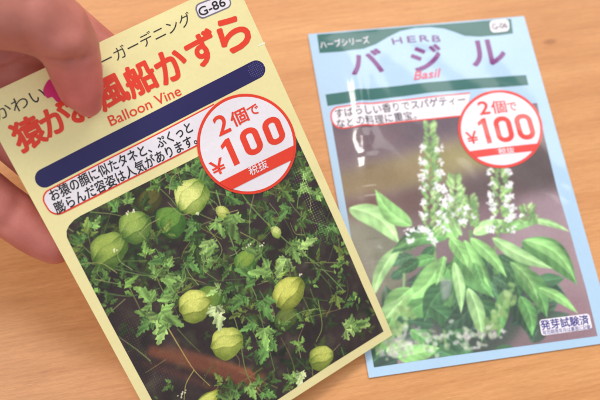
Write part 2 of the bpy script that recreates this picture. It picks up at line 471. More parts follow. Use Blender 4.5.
# picture of the vine
out = [(70, 244), (66.5, 234), (70, 225), (81, 215.5), (98, 207.5), (130, 190.5), (195, 158), (284, 112), (302, 150), (335, 221), (363, 286), (383.5, 331.5), (330, 365), (278, 399.5), (232, 428), (196, 450), (190, 452), (152, 400), (110, 322)]
out = [(70, 244), (66.8, 237), (66.5, 231), (69, 225.5), (74, 220), (81, 215.5), (90, 211), (98, 207), (130, 190.5), (195, 158), (284, 112), (302, 150), (335, 221), (363, 286), (383.5, 331.5), (330, 365), (278, 399.5), (232, 428), (196, 451), (185, 455), (152, 400), (110, 322)]
cv = Canvas(PL, out, 8200)
h, w = cv.h, cv.w; U = cv.u
n1 = vnoise(h, w, 60, 1); n2 = vnoise(h, w, 22, 2); n3 = vnoise(h, w, 9, 3)
base = S(50, 38, 38)[None, None] * (1 + .5 * (n1 - .5))[..., None] + np.maximum(0, n2 - .5)[..., None] * S(40, 62, 30) * .8 + (n3 - .5)[..., None] * .03
cv.a = base.copy()
T = cv.T
def dens(x, y):
    d = 1.0
    if y > 325 and x > 140 and x < 250: d = .12
    if x < 160 and y > 290: d = .18
    if x > 330 and y > 300: d = .12
    if x > 340: d = .3
    if x > 300 and y < 300: d *= .75
    if 250 < x < 330 and y > 330: d *= .5
    return d
G_dark = [S(50, 70, 36), S(58, 82, 40), S(42, 60, 32), S(68, 78, 38)]
G_mid = [S(88, 118, 58), S(102, 134, 66), S(74, 106, 54), S(114, 132, 62)]
G_lite = [S(112, 172, 104), S(128, 182, 112), S(98, 160, 100), S(140, 186, 112)]
def rand_in():
    while True:
        x, y = rnd.uniform(68, 383), rnd.uniform(112, 450)
        if rnd.random() < dens(x, y): return x, y
# far layer
for i in range(320):
    x, y = rand_in(); p = T((x, y))[0]
    vine_leaf(cv, p, rnd.uniform(0, 6.3), rnd.uniform(9, 17) * U, rnd.choice(G_dark) * rnd.uniform(.6, 1.15), light=.15)
# blurred terracotta stem at the bottom, purple specks
for a, b, w_, c_ in (((148, 350), (262, 384), 22, S(150, 84, 54)), ((150, 361), (255, 392), 5, S(60, 34, 32)), ((140, 362), (232, 396), 4, S(128, 66, 48)), ((165, 346), (255, 374), 5, S(182, 112, 76))):
    A, B = T([a, b]); cv.stroke([A, (A + B) / 2 + (2, 3), B], w_ * U * .5, w_ * U, c_, .62, soft=6)
cv.a = gauss(cv.a, 1.6)
for i in range(60):
    p = T((rnd.gauss(128, 9), rnd.gauss(342, 16)))[0]; cv.fill(ellipse(*p, rnd.uniform(.5, 1.4), rnd.uniform(.5, 1.2), 0, 8), rnd.choice([S(150, 70, 140), S(150, 90, 60), S(120, 130, 70)]), .55)
for i in range(190):
    x, y = rand_in(); p = T((x, y))[0]
    vine_leaf(cv, p, rnd.uniform(0, 6.3), rnd.uniform(9, 16) * U, rnd.choice(G_dark + G_mid[:1]) * rnd.uniform(.85, 1.25), light=.2)
# thin stems everywhere
for i in range(210):
    x, y = rand_in(); a = rnd.uniform(0, 6.3); L = rnd.uniform(10, 46)
    P = T([(x, y), (x + math.cos(a) * L * .5 + rnd.uniform(-3, 3), y + math.sin(a) * L * .5), (x + math.cos(a) * L, y + math.sin(a) * L)])
    cv.stroke(P, 1.0 * U, .6 * U, rnd.choice([S(112, 136, 66), S(136, 124, 74), S(78, 106, 56), S(150, 158, 96)]), .85)
cv.a = gauss(cv.a, .7)
def B(x, y, rx, ry, ang=0, dark=S(86, 122, 36), light=S(214, 220, 112), **k):
    p = T((x, y))[0]; balloon(cv, p, rx * U, ry * U, ang, dark, light, **k)
# dim balloons deeper in the plant
B(150, 201, 14, 12, .2, S(52, 52, 26), S(96, 92, 44), soft=1.2)
B(171, 222, 15, 18, .3, S(50, 88, 34), S(104, 140, 58), soft=.8)
B(246, 262, 14, 13, .3, S(58, 96, 38), S(132, 160, 66), soft=.8)
B(286, 319, 15, 12, .1, S(56, 74, 34), S(106, 120, 56), soft=1.0)
B(211, 300, 13, 17, .1, S(60, 92, 36), S(112, 140, 56), soft=.8)
B(208, 401, 17, 9, .1, S(60, 80, 26), S(160, 164, 66), soft=.8)
for pts, w0, w1, c_ in (
    ([(216, 190), (226, 225), (240, 262), (256, 296)], 1.6, 1.1, S(112, 146, 82)),
    ([(226, 168), (250, 205), (285, 240), (318, 265), (345, 292)], 1.5, 1.2, S(104, 136, 76)),
    ([(240, 150), (268, 170), (300, 215), (332, 228)], 1.2, .9, S(96, 128, 72)),
    ([(86, 262), (110, 268), (150, 276), (180, 274)], 1.8, 1.0, S(96, 112, 70)),
    ([(100, 292), (130, 296), (160, 288)], 1.6, 1.0, S(84, 104, 62)),
    ([(90, 212), (112, 214), (128, 218)], 1.2, .8, S(110, 126, 70)),
    ([(168, 328), (180, 348), (194, 370), (210, 386)], 1.3, .7, S(178, 160, 92)),
    ([(194, 370), (186, 384), (184, 400)], 1.1, .8, S(170, 160, 92)),
    ([(224, 290), (238, 330), (246, 372), (262, 400)], 1.2, 1.0, S(116, 134, 66)),
    ([(256, 296), (264, 330), (275, 372)], 1.1, .9, S(96, 124, 64)),
    ([(312, 160), (300, 190), (297, 208)], 1.2, .8, S(128, 158, 84)),
    ([(206, 226), (222, 250), (206, 268), (196, 258)], 1.0, .8, S(120, 142, 74)),
    ([(240, 232), (262, 246), (246, 262)], 1.0, .7, S(140, 140, 80)),
    ([(318, 300), (322, 326), (316, 342)], 1.3, 1.0, S(116, 140, 66)),
    ([(150, 180), (168, 196), (178, 208)], 1.1, .8, S(104, 132, 70))):
    cv.stroke(T(pts), w0 * U, w1 * U, c_, .95)
# mid-depth leaves
mids = [(88, 232), (96, 268), (82, 252), (120, 196), (140, 208), (160, 182), (178, 180), (150, 250), (160, 238), (205, 178), (218, 188), (188, 232), (200, 246), (262, 200), (288, 196), (300, 216), (312, 250), (322, 270), (340, 262), (334, 300), (302, 318), (352, 300), (272, 276), (262, 270), (232, 300), (250, 310), (228, 276), (240, 244), (205, 268), (185, 296), (262, 350), (250, 352), (276, 330), (300, 344), (242, 392), (262, 382), (290, 380), (225, 380), (312, 168), (296, 160), (120, 290), (106, 300), (270, 218), (322, 232), (342, 248), (326, 196)]
for x, y in mids:
    for q in range(2):
        p = T((x + rnd.uniform(-8, 8), y + rnd.uniform(-8, 8)))[0]
        vine_leaf(cv, p, rnd.uniform(0, 6.3), rnd.uniform(12, 19) * U, rnd.choice(G_mid) * rnd.uniform(.7, 1.08), light=.3)
# bright balloons
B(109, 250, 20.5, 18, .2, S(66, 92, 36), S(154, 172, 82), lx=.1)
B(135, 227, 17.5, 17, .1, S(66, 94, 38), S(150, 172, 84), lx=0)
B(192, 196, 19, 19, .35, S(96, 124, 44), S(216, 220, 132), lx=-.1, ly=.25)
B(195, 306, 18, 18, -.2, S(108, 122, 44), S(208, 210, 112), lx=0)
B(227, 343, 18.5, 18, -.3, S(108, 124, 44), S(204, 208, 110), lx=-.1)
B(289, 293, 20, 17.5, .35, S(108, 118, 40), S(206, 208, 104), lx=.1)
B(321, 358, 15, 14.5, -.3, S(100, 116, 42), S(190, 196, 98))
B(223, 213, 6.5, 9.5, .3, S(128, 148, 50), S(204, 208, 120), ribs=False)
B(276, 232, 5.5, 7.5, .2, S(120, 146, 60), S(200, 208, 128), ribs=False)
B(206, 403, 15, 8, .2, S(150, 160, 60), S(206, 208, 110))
# front leaves: (x, y, direction deg in photo, length, tone)
front = [(170, 268, 215, 20, 1), (158, 276, 250, 17, 1), (176, 276, 120, 20, 1), (165, 256, 160, 18, 0), (186, 262, 40, 18, 0), (150, 318, 200, 17, 1), (158, 314, 95, 30, 2), (150, 322, 130, 19, 0), (160, 312, 30, 28, 1), (152, 303, 215, 24, 1), (164, 300, 320, 18, 0), (168, 322, 130, 16, 1),
         (215, 306, 80, 26, 3), (220, 288, 150, 16, 2), (208, 240, 100, 22, 2), (214, 222, 60, 20, 1), (232, 214, 75, 26, 1), (226, 196, 20, 20, 0), (196, 222, 120, 20, 0), (206, 262, 300, 20, 1), (184, 282, 190, 24, 1), (176, 292, 160, 20, 1),
         (255, 278, 200, 24, 0), (262, 300, 60, 26, 0), (244, 296, 130, 20, 0), (270, 268, 170, 24, 1), (286, 258, 110, 22, 2), (300, 250, 330, 22, 2), (290, 246, 60, 22, 1), (262, 252, 190, 22, 1),
         (345, 330, 350, 30, 2), (352, 326, 330, 22, 1), (270, 340, 110, 26, 0), (264, 328, 80, 24, 1), (254, 322, 150, 18, 0), (300, 372, 100, 20, 3), (296, 378, 200, 16, 1),
         (300, 188, 30, 18, 1), (306, 180, 300, 18, 1), (316, 196, 350, 18, 1), (288, 206, 120, 18, 0), (268, 212, 60, 16, 0), (328, 226, 40, 16, 0),
         (248, 386, 60, 18, 1), (238, 392, 150, 18, 0), (262, 392, 20, 18, 0), (232, 400, 190, 18, 1), (84, 240, 200, 14, 0), (92, 228, 300, 14, 1), (88, 262, 160, 14, 0), (128, 204, 260, 16, 1), (118, 208, 210, 14, 0), (190, 172, 300, 20, 0), (204, 182, 330, 22, 0), (178, 186, 230, 18, 0), (254, 178, 20, 16, 1)]
pal = [S(92, 130, 68), S(122, 156, 84), S(152, 182, 106), S(178, 194, 138)]
def toward(x, y, deg):
    a = math.radians(deg); P = T([(x, y), (x + 5 * math.cos(a), y + 5 * math.sin(a))]); d = P[1] - P[0]; return P[0], math.atan2(d[1], d[0])
for x, y, dg, L, tn in front:
    L *= 1.12
    p, a = toward(x, y, dg)
    vine_leaflet(cv, p, a, L * U, pal[tn] * rnd.uniform(.9, 1.05), wide=rnd.uniform(.24, .32), light=.3)
    for s_ in (-1, 1):
        vine_leaflet(cv, p, a + s_ * rnd.uniform(.8, 1.2), L * U * rnd.uniform(.42, .6), pal[tn] * rnd.uniform(.8, 1.0), wide=.4, teeth=2, light=.3)
for i in range(46):
    x, y = rand_in()
    if y > 345 and x < 250: continue
    a = rnd.uniform(0, 6.3); L = rnd.uniform(12, 44); k = rnd.uniform(-.9, .9)
    P = T([(x, y), (x + math.cos(a) * L * .5, y + math.sin(a) * L * .5), (x + math.cos(a + k) * L, y + math.sin(a + k) * L)])
    cv.stroke(P, 1.0 * U, .5 * U, rnd.choice([S(150, 164, 104), S(166, 160, 104), S(116, 142, 84)]), .8)
# little flowers, tendril knots and sparkles
for i in range(60):
    x, y = rand_in()
    p = T((x, y))[0]; cv.fill(ellipse(*p, rnd.uniform(.6, 1.5), rnd.uniform(.6, 1.3), 0, 8), rnd.choice([S(220, 214, 190), S(190, 196, 150), S(150, 120, 90)]), .7)
for x, y in ((126, 213), (132, 211), (196, 213), (116, 250), (262, 245), (248, 246), (302, 276), (184, 392), (180, 396)):
    for k in range(4):
        p = T((x + rnd.uniform(-2.5, 2.5), y + rnd.uniform(-2, 2)))[0]; cv.fill(ellipse(*p, 1.3 * U * rnd.uniform(.5, 1), 1.0 * U, rnd.uniform(0, 3), 8), S(226, 224, 190), .85)
cv.a = gauss(cv.a, .55)
cv.a *= (1 + .10 * (vnoise(h, w, 3, 21) - .5) + .08 * (vnoise(h, w, 1.5, 22) - .5))[..., None]
cv.a = np.clip((cv.a - .35) * 1.18 + .35, 0, 1) * .95 + .02
# sheen of the pin-pricked film, painted as pale dots into the print colours
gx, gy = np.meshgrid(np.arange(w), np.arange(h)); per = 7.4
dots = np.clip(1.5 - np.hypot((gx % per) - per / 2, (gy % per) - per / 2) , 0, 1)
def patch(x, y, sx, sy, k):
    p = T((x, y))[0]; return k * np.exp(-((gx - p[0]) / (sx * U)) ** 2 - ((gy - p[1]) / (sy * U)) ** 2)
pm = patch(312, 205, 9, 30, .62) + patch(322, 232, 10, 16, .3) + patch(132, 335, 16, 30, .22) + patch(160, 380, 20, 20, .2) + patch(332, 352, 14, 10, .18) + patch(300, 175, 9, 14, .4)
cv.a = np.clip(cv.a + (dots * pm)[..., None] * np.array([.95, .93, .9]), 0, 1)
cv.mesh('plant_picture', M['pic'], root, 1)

PL.poly(capsule((44.5, 178), (256, 69.5), 9.6, 9.2), 'title_bar', M['navy'], root, 1)
dt = []
for i in range(9):
    for j in range(9):
        dt.append((246 + i * 1.9 * .9 + j * .85, 74.5 - 9 - i * 1.9 * .46 + j * 1.75))
V, F = [], []
for x, y in dt:
    if math.hypot(x - 256, y - 69.5) > 8.2: continue
    o_ = len(V)
    for k in range(6): V.append((x + .42 * math.cos(k * 1.047), y + .42 * math.sin(k * 1.047)))
    F.append(tuple(range(o_, o_ + 6)))
bar = bpy.data.objects['title_bar']
PL.drape(PL.loc(V), F, 'painted_sheen_dots', M['sheen_dot'], bar, 2)  # pale dots paint the film's gloss onto the end of the bar
lines(PL, [(c, (x - 14.3 + dx, y + 7.2), (x + 14.6 + dx, y - 7.4), hh, .048) for c, x, y, hh, dx in
           (('猿', 28, 133.5, 33, 0), ('が', 55, 119, 30, 0), ('お', 82, 105, 31, 0), ('風', 111, 92, 32, 0), ('船', 140, 78.5, 33, 0), ('か', 171, 65, 33, 0), ('ず', 202, 49, 34, 0), ('ら', 234, 33.5, 36, -1))],
      'title_lettering', M['red'], root, 1)
lines(PL, [('Balloon Vine', (109, 121.5), (180, 90), 10.5, .012)], 'english_lettering', M['red'], root, 1)
lines(PL, [('かわいい', (-5, 115), (61, 84), 14, .0), ('ーガーデニング', (101, 62), (190.5, 17), 13.5, .0)], 'series_lettering', M['black'], root, 1)
PL.poly(smooth_closed([(43, 91), (46, 83), (50, 79), (58, 78), (68, 88), (73, 98), (68, 105), (62, 100), (57, 102), (52, 97), (47, 98)], 4), 'pink_mark', M['pink'], root, 3)
# code label
q = [(193.5, 5), (227, -8), (233, 6), (199.5, 20.5)]
lab = PL.poly(rounded(q, [6] * 4), 'code_label', M['grey'], root, 1)
q2 = [(195.2, 6), (226, -6), (231.4, 5.2), (200.4, 18.6)]
PL.poly(rounded(q2, [5] * 4), 'label_face', M['white'], lab, 2)
lines(PL, [('G-86', (198.6, 12.6), (224.5, 1.2), 9, .022)], 'label_lettering', M['black'], lab, 3)
# description panel
q = np.array([(38.5, 194.5), (214, 103.5), (205, 142), (53, 218.5)], float)
pan = PL.poly(rounded(q, [11, 0, 0, 11]), 'description_panel', M['red'], root, 2)
q2 = q + np.array([(2.1, .6), (0, 1.5), (0, -1.7), (.2, -2.2)])
PL.poly(rounded(q2, [9.5, 0, 0, 9.5]), 'panel_face', M['white'], pan, 3)
lines(PL, [('お猿の顔に似たタネと、ぷくっと', (50, 196.3), (191, 126), 12.5, .02), ('膨らんだ容姿は人気があります。', (54.5, 209.3), (195.5, 138), 12.5, .02)],
      'panel_lettering', M['black'], pan, 4)

def badge(pk, cx, cy, rx, ry, ang, mats, root, two, yen, nums, band, tax):
    bd = pk.poly(ellipse(cx, cy, rx, ry, ang), 'price_badge', mats[0], root, 5)
    pk.poly(ellipse(cx, cy, rx - 2.9, ry - 2.9, ang), 'badge_face', mats[1], bd, 6)
    lines(pk, two, 'offer_lettering', mats[0], bd, 7)
    lines(pk, [yen] + nums, 'price_lettering', mats[0], bd, 7)
    # band: the part of the disc between two chords
    E = ellipse(cx, cy, rx - 2.2, ry - 2.2, ang, 160); (a0, a1), (b0, b1) = band
    side = lambda p, a, b: (b[0] - a[0]) * (p[:, 1] - a[1]) - (b[1] - a[1]) * (p[:, 0] - a[0])
    keep = E[(side(E, a0, a1) > 0) & (side(E, b0, b1) < 0)]
    c = keep.mean(0); th = np.arctan2(keep[:, 1] - c[1], keep[:, 0] - c[0]); keep = keep[np.argsort(th)]
    pk.poly(keep, 'tax_band', mats[0], bd, 8)
    lines(pk, tax, 'tax_lettering', mats[1], bd, 9)
    return bd
badge(PL, 246.3, 144, 49.3, 50.5, -.5, (M['red'], M['white']), root,
      [('2', (215, 127.5), (227.5, 121.5), 20, .03), ('個', (230.5, 121), (246.5, 113), 15.5, .03), ('で', (247.5, 113), (258, 107.5), 10, .03)],
      ('¥', (211, 170), (224, 163.7), 15, .02), [('@1', (224.2, 155.2), (234, 150.4), 28, .21), ('@0', (242.4, 145.4), (259.8, 137), 27.5, .2), ('@0', (264.6, 135), (282, 126.7), 27.5, .2)],
      (((217, 182.5), (295, 144)), ((232.5, 190), (290, 160.5))), [('税抜', (248.5, 172), (266.5, 163), 9, .012)])
PL.poly([(257.5, 45.5), (264.5, 42), (265, 43.5), (258, 46.5)], 'tear_notch', M['notch'], root, 1)

# =================================================================== RIGHT PACKET
root2 = PR.empty('seed_packet', None)
tag(root2, 'pale blue seed packet with purple title and basil picture, lying flat on the table', 'seed packet', 'seed packets')
pouch(PR, M['blue'], 'pouch', lambda e, z: max(0.0, min(z, 0.0022) + .0002) * e)
PR.poly([(317, 34.5), (380, 29), (511, 18.7), (513, 33.3), (500, 35), (480, 36.6), (465, 35.8), (455, 32), (444, 28.5), (430, 27), (415, 27.8), (400, 31), (388, 37), (376, 44), (364, 48.5), (345, 51), (319.5, 53)], 'header_band', M['teal'], root2, 1)
hb = bpy.data.objects['header_band']
lines(PR, [('ハーブシリーズ', (320, 45), (369, 39.5), 7.5, .015)], 'header_lettering', M['white2'], hb, 2)
lb = PR.poly(rounded([(489, 21), (508.5, 19), (509.5, 31), (491, 33)], [4] * 4), 'code_label', M['white2'], root2, 2)
lines(PR, [('G-06', (492, 27), (507, 25), 6, .02)], 'label_lettering', M['black2'], lb, 3)
lines(PR, [('H', (392, 41.5), (402, 40), 6.5, .03), ('E', (407, 39.5), (416, 38.8), 6.5, .03), ('R', (419.5, 38.6), (429, 38.2), 6.5, .03), ('B', (432, 38.6), (440.5, 38.8), 6.5, .03)], 'english_lettering', M['plum'], root2, 1)
lines(PR, [('バ', (349, 64), (383, 59.5), 24, .042), ('ジ', (411, 59.5), (442.5, 56), 26, .042), ('ル', (470, 54), (505, 51), 26, .042)], 'title_lettering', M['purple'], root2, 1)
lines(PR, [('Basil', (413, 76), (441.5, 72.5), 8.5, .02, .35)], 'english_lettering', M['rose'], root2, 2)
PR.poly([(325.5, 94.5), (425, 82.5), (526, 75), (528.5, 85), (426, 93), (327.5, 106)], 'title_bar', M['teal'], root2, 1)

out2 = [(331.5, 122), (430, 113.5), (537, 103), (544.5, 137), (557, 189), (572, 239), (586, 289), (597.5, 336), (520, 346.5), (450, 356), (374, 367.5), (363, 305), (350, 230)]
cv = Canvas(PR, out2, 6000); h, w = cv.h, cv.w; U = cv.u; T = cv.T
n1 = vnoise(h, w, 90, 41); n2 = vnoise(h, w, 30, 42)
cv.a[:] = S(122, 100, 104)
def blob(x, y, rx, ry, c_, al=1.0, soft=14):
    p = T((x, y))[0]; cv.fill(ellipse(p[0], p[1], rx * U, ry * U, math.radians(5)), c_, al, soft=soft)
blob(400, 125, 140, 24, S(92, 74, 86), .95); blob(360, 142, 50, 14, S(110, 84, 92), .8)
blob(430, 168, 120, 17, S(142, 128, 84), .95); blob(470, 150, 60, 12, S(150, 138, 84), .7); blob(380, 178, 50, 12, S(138, 112, 80), .7)
blob(500, 185, 60, 18, S(86, 66, 66), .85); blob(545, 170, 30, 28, S(74, 58, 60), .85); blob(400, 208, 60, 16, S(98, 70, 64), .85); blob(360, 212, 30, 10, S(110, 70, 58), .8)
blob(545, 240, 50, 40, S(166, 140, 148), .95); blob(580, 290, 40, 60, S(160, 132, 138), .95); blob(545, 205, 30, 14, S(156, 128, 138), .7); blob(500, 215, 30, 16, S(128, 100, 108), .7)
blob(370, 262, 38, 45, S(126, 126, 104), .9); blob(355, 250, 12, 40, S(150, 146, 128), .7)
blob(450, 320, 75, 45, S(62, 72, 64), .95, 8); blob(400, 350, 40, 20, S(150, 140, 140), .8); blob(385, 362, 20, 12, S(158, 120, 132), .8); blob(565, 320, 30, 30, S(146, 112, 122), .8)
blob(475, 300, 45, 35, S(58, 66, 62), .9, 6); blob(430, 290, 12, 12, S(170, 160, 164), .7, 4)
cv.a += ((n1 - .5) * .06 + (n2 - .5) * .03)[..., None]
def basil(x, y, x2, y2, wd, col, light=.22, soft=.8, bend=0, veins=True):
    A, B2 = T([(x, y), (x2, y2)]); d = B2 - A; L = np.linalg.norm(d); a = math.atan2(d[1], d[0])
    t = np.linspace(0, 1, 26); w_ = wd * np.sin(np.pi * t ** .8) ** .85 * (1 - .25 * t)
    w_[-4:] *= [.9, .8, .75, 0]
    P = np.vstack([np.stack([t, w_], 1), np.stack([t, -w_], 1)[::-1]]) * L
    P[:, 1] += bend * L * np.sin(np.pi * P[:, 0] / L)
    c, s_ = math.cos(a), math.sin(a)
    def f(gx, gy, cc):
        u = ((gx - A[0]) * c + (gy - A[1]) * s_) / L; v = (-(gx - A[0]) * s_ + (gy - A[1]) * c) / L - bend * np.sin(np.pi * np.clip(u, 0, 1))
        vein = .13 * np.exp(-(v / .02) ** 2)
        if veins: vein = vein + .05 * np.cos((u - np.abs(v) * 1.1) * 32)
        k = 1 + light * np.where(v > 0, .8, -.6) + light * .8 * np.cos(v / wd * 2.2 + 1.0) + light * 1.6 * (n2[np.clip(gy, 0, cv.h - 1), np.clip(gx, 0, cv.w - 1)] - .5) + .1 * light * np.sin(u * 9)
        return np.clip(cc[None, None] * k[..., None] + vein[..., None] * np.array([.5, .62, .42]), 0, 1)
    cv.fill(rotp(P, a) + A, col, 1, f, soft)
g0, g1, g2, g3 = S(54, 94, 58), S(92, 144, 80), S(128, 178, 104), S(160, 204, 134)
# background foliage
for i in range(70):
    x = rnd.uniform(385, 545); y = rnd.uniform(275, 360); a = rnd.uniform(0, 6.28); L = rnd.uniform(18, 40)
    basil(x, y, x + L * math.cos(a), y + L * math.sin(a) * .9, .28, rnd.choice([S(40, 66, 54), S(52, 88, 62), S(70, 112, 76), S(60, 76, 66)]), soft=1.0, veins=False)
for x in (365, 372, 380): cv.stroke(T([(x, 258), (x + 6, 300), (x + 10, 345)]), 3 * U, 2 * U, S(150, 138, 134), .5, 2)
for pts, w_, c_ in (([(432, 225), (434, 250), (440, 290), (446, 350)], 3.5, S(120, 160, 96)), ([(400, 246), (404, 275), (402, 300)], 3, S(140, 176, 120)), ([(500, 220), (495, 250), (480, 300)], 3, S(116, 150, 92)), ([(470, 230), (476, 280), (478, 330)], 3.5, S(110, 150, 90))):
    cv.stroke(T(pts), w_ * U, w_ * U * .8, c_, .95, .8)
L2 = [(349, 208, 400, 245, .17, g3, .14), (412, 226, 375, 189, .17, g2, .10), (400, 246, 372, 300, .10, g3, -.08),
      (448, 268, 396, 316, .27, g1, .12), (440, 262, 404, 300, .2, g2, .1), (412, 288, 384, 326, .20, g2, -.10), (402, 300, 372, 350, .15, g3, -.08), (392, 318, 376, 356, .22, g2, 0),
      (452, 282, 424, 322, .20, g0, -.1), (430, 306, 462, 342, .22, g0, .1), (474, 300, 440, 330, .20, S(44, 70, 52), .1),
      (470, 296, 500, 330, .2, g0, .1), (500, 262, 520, 300, .22, g0, .1), (512, 300, 534, 342, .20, S(48, 80, 56), .1), (488, 262, 478, 300, .18, S(50, 80, 56), 0),
      (515, 268, 547, 318, .19, g1, .12), (510, 262, 538, 300, .12, g2, .1), (538, 288, 578, 314, .11, g2, .08), (520, 296, 532, 336, .18, g1, .1), (505, 290, 498, 338, .14, g1, 0),
      (445, 232, 391, 254, .15, g0, -.10), (449, 236, 392, 250, .12, g1, -.08), (460, 243, 494, 298, .23, g1, -.08), (464, 240, 490, 288, .13, g2, -.05),
      (470, 238, 507, 278, .12, g2, .06), (522, 241, 577, 285, .20, g1, .14), (524, 240, 575, 280, .12, g2, .16), (492, 238, 553, 269, .10, g3, -.05),
      (529, 220, 570, 232, .08, g3, .06), (473, 234, 508, 221, .16, g3, .06), (500, 232, 540, 222, .12, g2, .06), (474, 262, 484, 290, .14, g1, 0),
      (450, 238, 468, 268, .2, g2, .06), (456, 240, 442, 202, .21, g2, .06), (462, 236, 448, 206, .10, g3, .05), (454, 262, 461, 314, .10, g3, .04),
      (468, 288, 482, 342, .13, g3, .05), (444, 256, 436, 286, .12, g2, 0), (410, 330, 436, 356, .2, g1, .1), (440, 336, 420, 360, .2, g0, 0), (386, 352, 412, 344, .3, g3, 0), (398, 358, 440, 348, .2, g2, 0)]
for i in range(46):
    x = rnd.gauss(470, 26); y = rnd.uniform(232, 282); a = math.atan2(rnd.uniform(.2, 1), (x - 465) / 30 + rnd.uniform(-.4, .4)); L = rnd.uniform(20, 36)
    basil(x, y, x + L * math.cos(a), y + L * math.sin(a), rnd.uniform(.16, .24), rnd.choice([g0, g1, S(70, 108, 76), S(48, 76, 58), g2]) * rnd.uniform(.8, 1.05), bend=rnd.uniform(-.1, .1))
for x, y, x2, y2, wd, c_, bd in L2: basil(x, y, x2, y2, wd * 1.22, c_ * rnd.uniform(.92, 1.05), bend=bd)
def spike(x, y0, y1, w0, w1, flowers, dens_=1.0):
    n = int((y1 - y0) * 2.2 * dens_)
    for i in range(n):
        t = i / n; y = y0 + (y1 - y0) * t; hw = w0 + (w1 - w0) * t
        xx = x + rnd.uniform(-1, 1) * hw + .12 * (y - y0) * .3; a = math.atan2(-.6, xx - x)
        basil(xx - .2, y + 2, xx + rnd.uniform(2, 5) * (1 if xx > x else -1), y + rnd.uniform(-5, 0), .32, rnd.choice([S(142, 178, 108), S(118, 158, 94), S(168, 196, 136), S(104, 138, 84)]), soft=1.4, veins=False)
    for i in range(flowers):
        t = rnd.uniform(.3, 1); y = y0 + (y1 - y0) * t; hw = (w0 + (w1 - w0) * t) * 1.35
        sx = rnd.choice([-1, 1]); xx = x + sx * hw * rnd.uniform(.45, 1.05)
        for k in range(4):
            p = T((xx + rnd.uniform(-2.2, 2.2), y + rnd.uniform(-1.8, 1.8)))[0]
            cv.fill(ellipse(p[0], p[1], rnd.uniform(1.1, 2.2) * U, rnd.uniform(.9, 1.5) * U, rnd.uniform(0, 3), 12), rnd.choice([S(236, 234, 238), S(250, 248, 250), S(214, 212, 214)]), .92, soft=.5)
T2 = T([(440, 278), (452, 280), (450, 298), (442, 300)]); cv.fill(T2, S(176, 172, 176), .6, soft=3)
spike(430, 122, 236, 3, 10, 10, .8)
spike(500, 166, 232, 6, 9, 10, .8)
def whorls(x, y0, y1, r0, r1, step, slope=.03):
    y = y0
    while y < y1:
        r = r0 + (r1 - r0) * (y - y0) / (y1 - y0)
        for k in range(13):
            sx = rnd.choice([-1, 1]); d = r * rnd.uniform(.45, 1.0); px_, py_ = x + slope * (y - y0) + sx * d, y + rnd.uniform(-3, 3)
            for q in range(rnd.choice([2, 3])):
                p = T((px_ + rnd.uniform(-1.8, 1.8), py_ + rnd.uniform(-1.6, 1.6)))[0]
                cv.fill(ellipse(p[0], p[1], rnd.uniform(1.3, 2.6) * U, rnd.uniform(.7, 1.2) * U, rnd.uniform(0, 3), 12), rnd.choice([S(236, 234, 238), S(250, 248, 250), S(206, 212, 206)]), .9, soft=.6)
        y += step * rnd.uniform(.8, 1.2)
whorls(431, 148, 234, 11, 16, 14); whorls(500, 172, 232, 12, 15, 12); whorls(458, 200, 224, 8, 10, 12); whorls(420, 232, 246, 14, 16, 8)
spike(455, 175, 226, 4, 9, 9)
spike(528, 206, 224, 5, 7, 1)
spike(470, 196, 226, 3, 7, 8)
for cx_, cy_, a_, b_ in ((508, 296, 8, 10), (500, 312, 11, 9), (490, 326, 10, 8), (404, 312, 10, 12), (398, 330, 11, 9)):
    for k in range(16):
        x = cx_ + rnd.gauss(0, a_ * .5); y = cy_ + rnd.gauss(0, b_ * .5); p = T((x, y))[0]
        cv.fill(ellipse(p[0], p[1], rnd.uniform(2, 4.5) * U, rnd.uniform(1.5, 3) * U, rnd.uniform(0, 3), 14), rnd.choice([S(150, 186, 110), S(132, 168, 98), S(176, 204, 142), S(116, 150, 90)]), .75, soft=1.5)
for k in range(150):
    x = rnd.choice([rnd.gauss(402, 12), rnd.gauss(478, 12), rnd.gauss(440, 22)]); y = 345 - .13 * (x - 400) + rnd.gauss(0, 7)
    p = T((x, y))[0]; cv.fill(ellipse(p[0], p[1], rnd.uniform(1.5, 4) * U, rnd.uniform(1, 2.6) * U, rnd.uniform(0, 3), 12), rnd.choice([S(232, 230, 226), S(196, 206, 176), S(210, 214, 196), S(150, 170, 130), S(176, 160, 168)]), .6, soft=1.4)
cv.a = gauss(cv.a, .9)
gl = np.zeros((h, w)); gx, gy = np.meshgrid(np.arange(w), np.arange(h))
cv.a = np.clip((cv.a - .5) * 1.12 + .5, 0, 1) * .88 + .075 + ((vnoise(h, w, 3, 51) - .5) * .03)[..., None]
cv.mesh('plant_picture', M['pic2'], root2, 1)

q = np.array([(328.5, 107.5), (470, 92.5), (466, 116.5), (333, 130)], float)
pan = PR.poly(rounded(q, [10, 0, 0, 10]), 'description_panel', M['red2'], root2, 2)
PR.poly(rounded(q + np.array([(1.6, 1.3), (0, 1.3), (0, -1.4), (1.3, -1.4)]), [9, 0, 0, 9]), 'panel_face', M['white2'], pan, 3)
lines(PR, [('すばらしい香りでスパゲティー', (335, 113.8), (465, 99.5), 9, .01), ('などの料理に重宝。', (336.5, 124), (416, 115), 9, .01)], 'panel_lettering', M['black2'], pan, 4)
badge(PR, 500.2, 129.3, 42.4, 39, .12, (M['red2'], M['white2']), root2,
      [('2', (478, 109), (489, 107.5), 13.5, .03), ('個', (491, 108), (506, 106.5), 13, .02), ('で', (507, 107.5), (516.5, 106.5), 8.5, .03)],
      ('¥', (466.5, 139), (477.5, 137), 12.5, .018), [('@1', (479.5, 132), (488.5, 130.8), 25.5, .19), ('@0', (494.8, 130.7), (512.2, 128.4), 26, .18), ('@0', (515.8, 128.1), (533.2, 125.9), 26, .18)],
      (((465, 151), (543, 142)), ((472, 158.5), (542, 150.5))), [('税抜', (498, 152.2), (514, 150.4), 6.2, .012)])
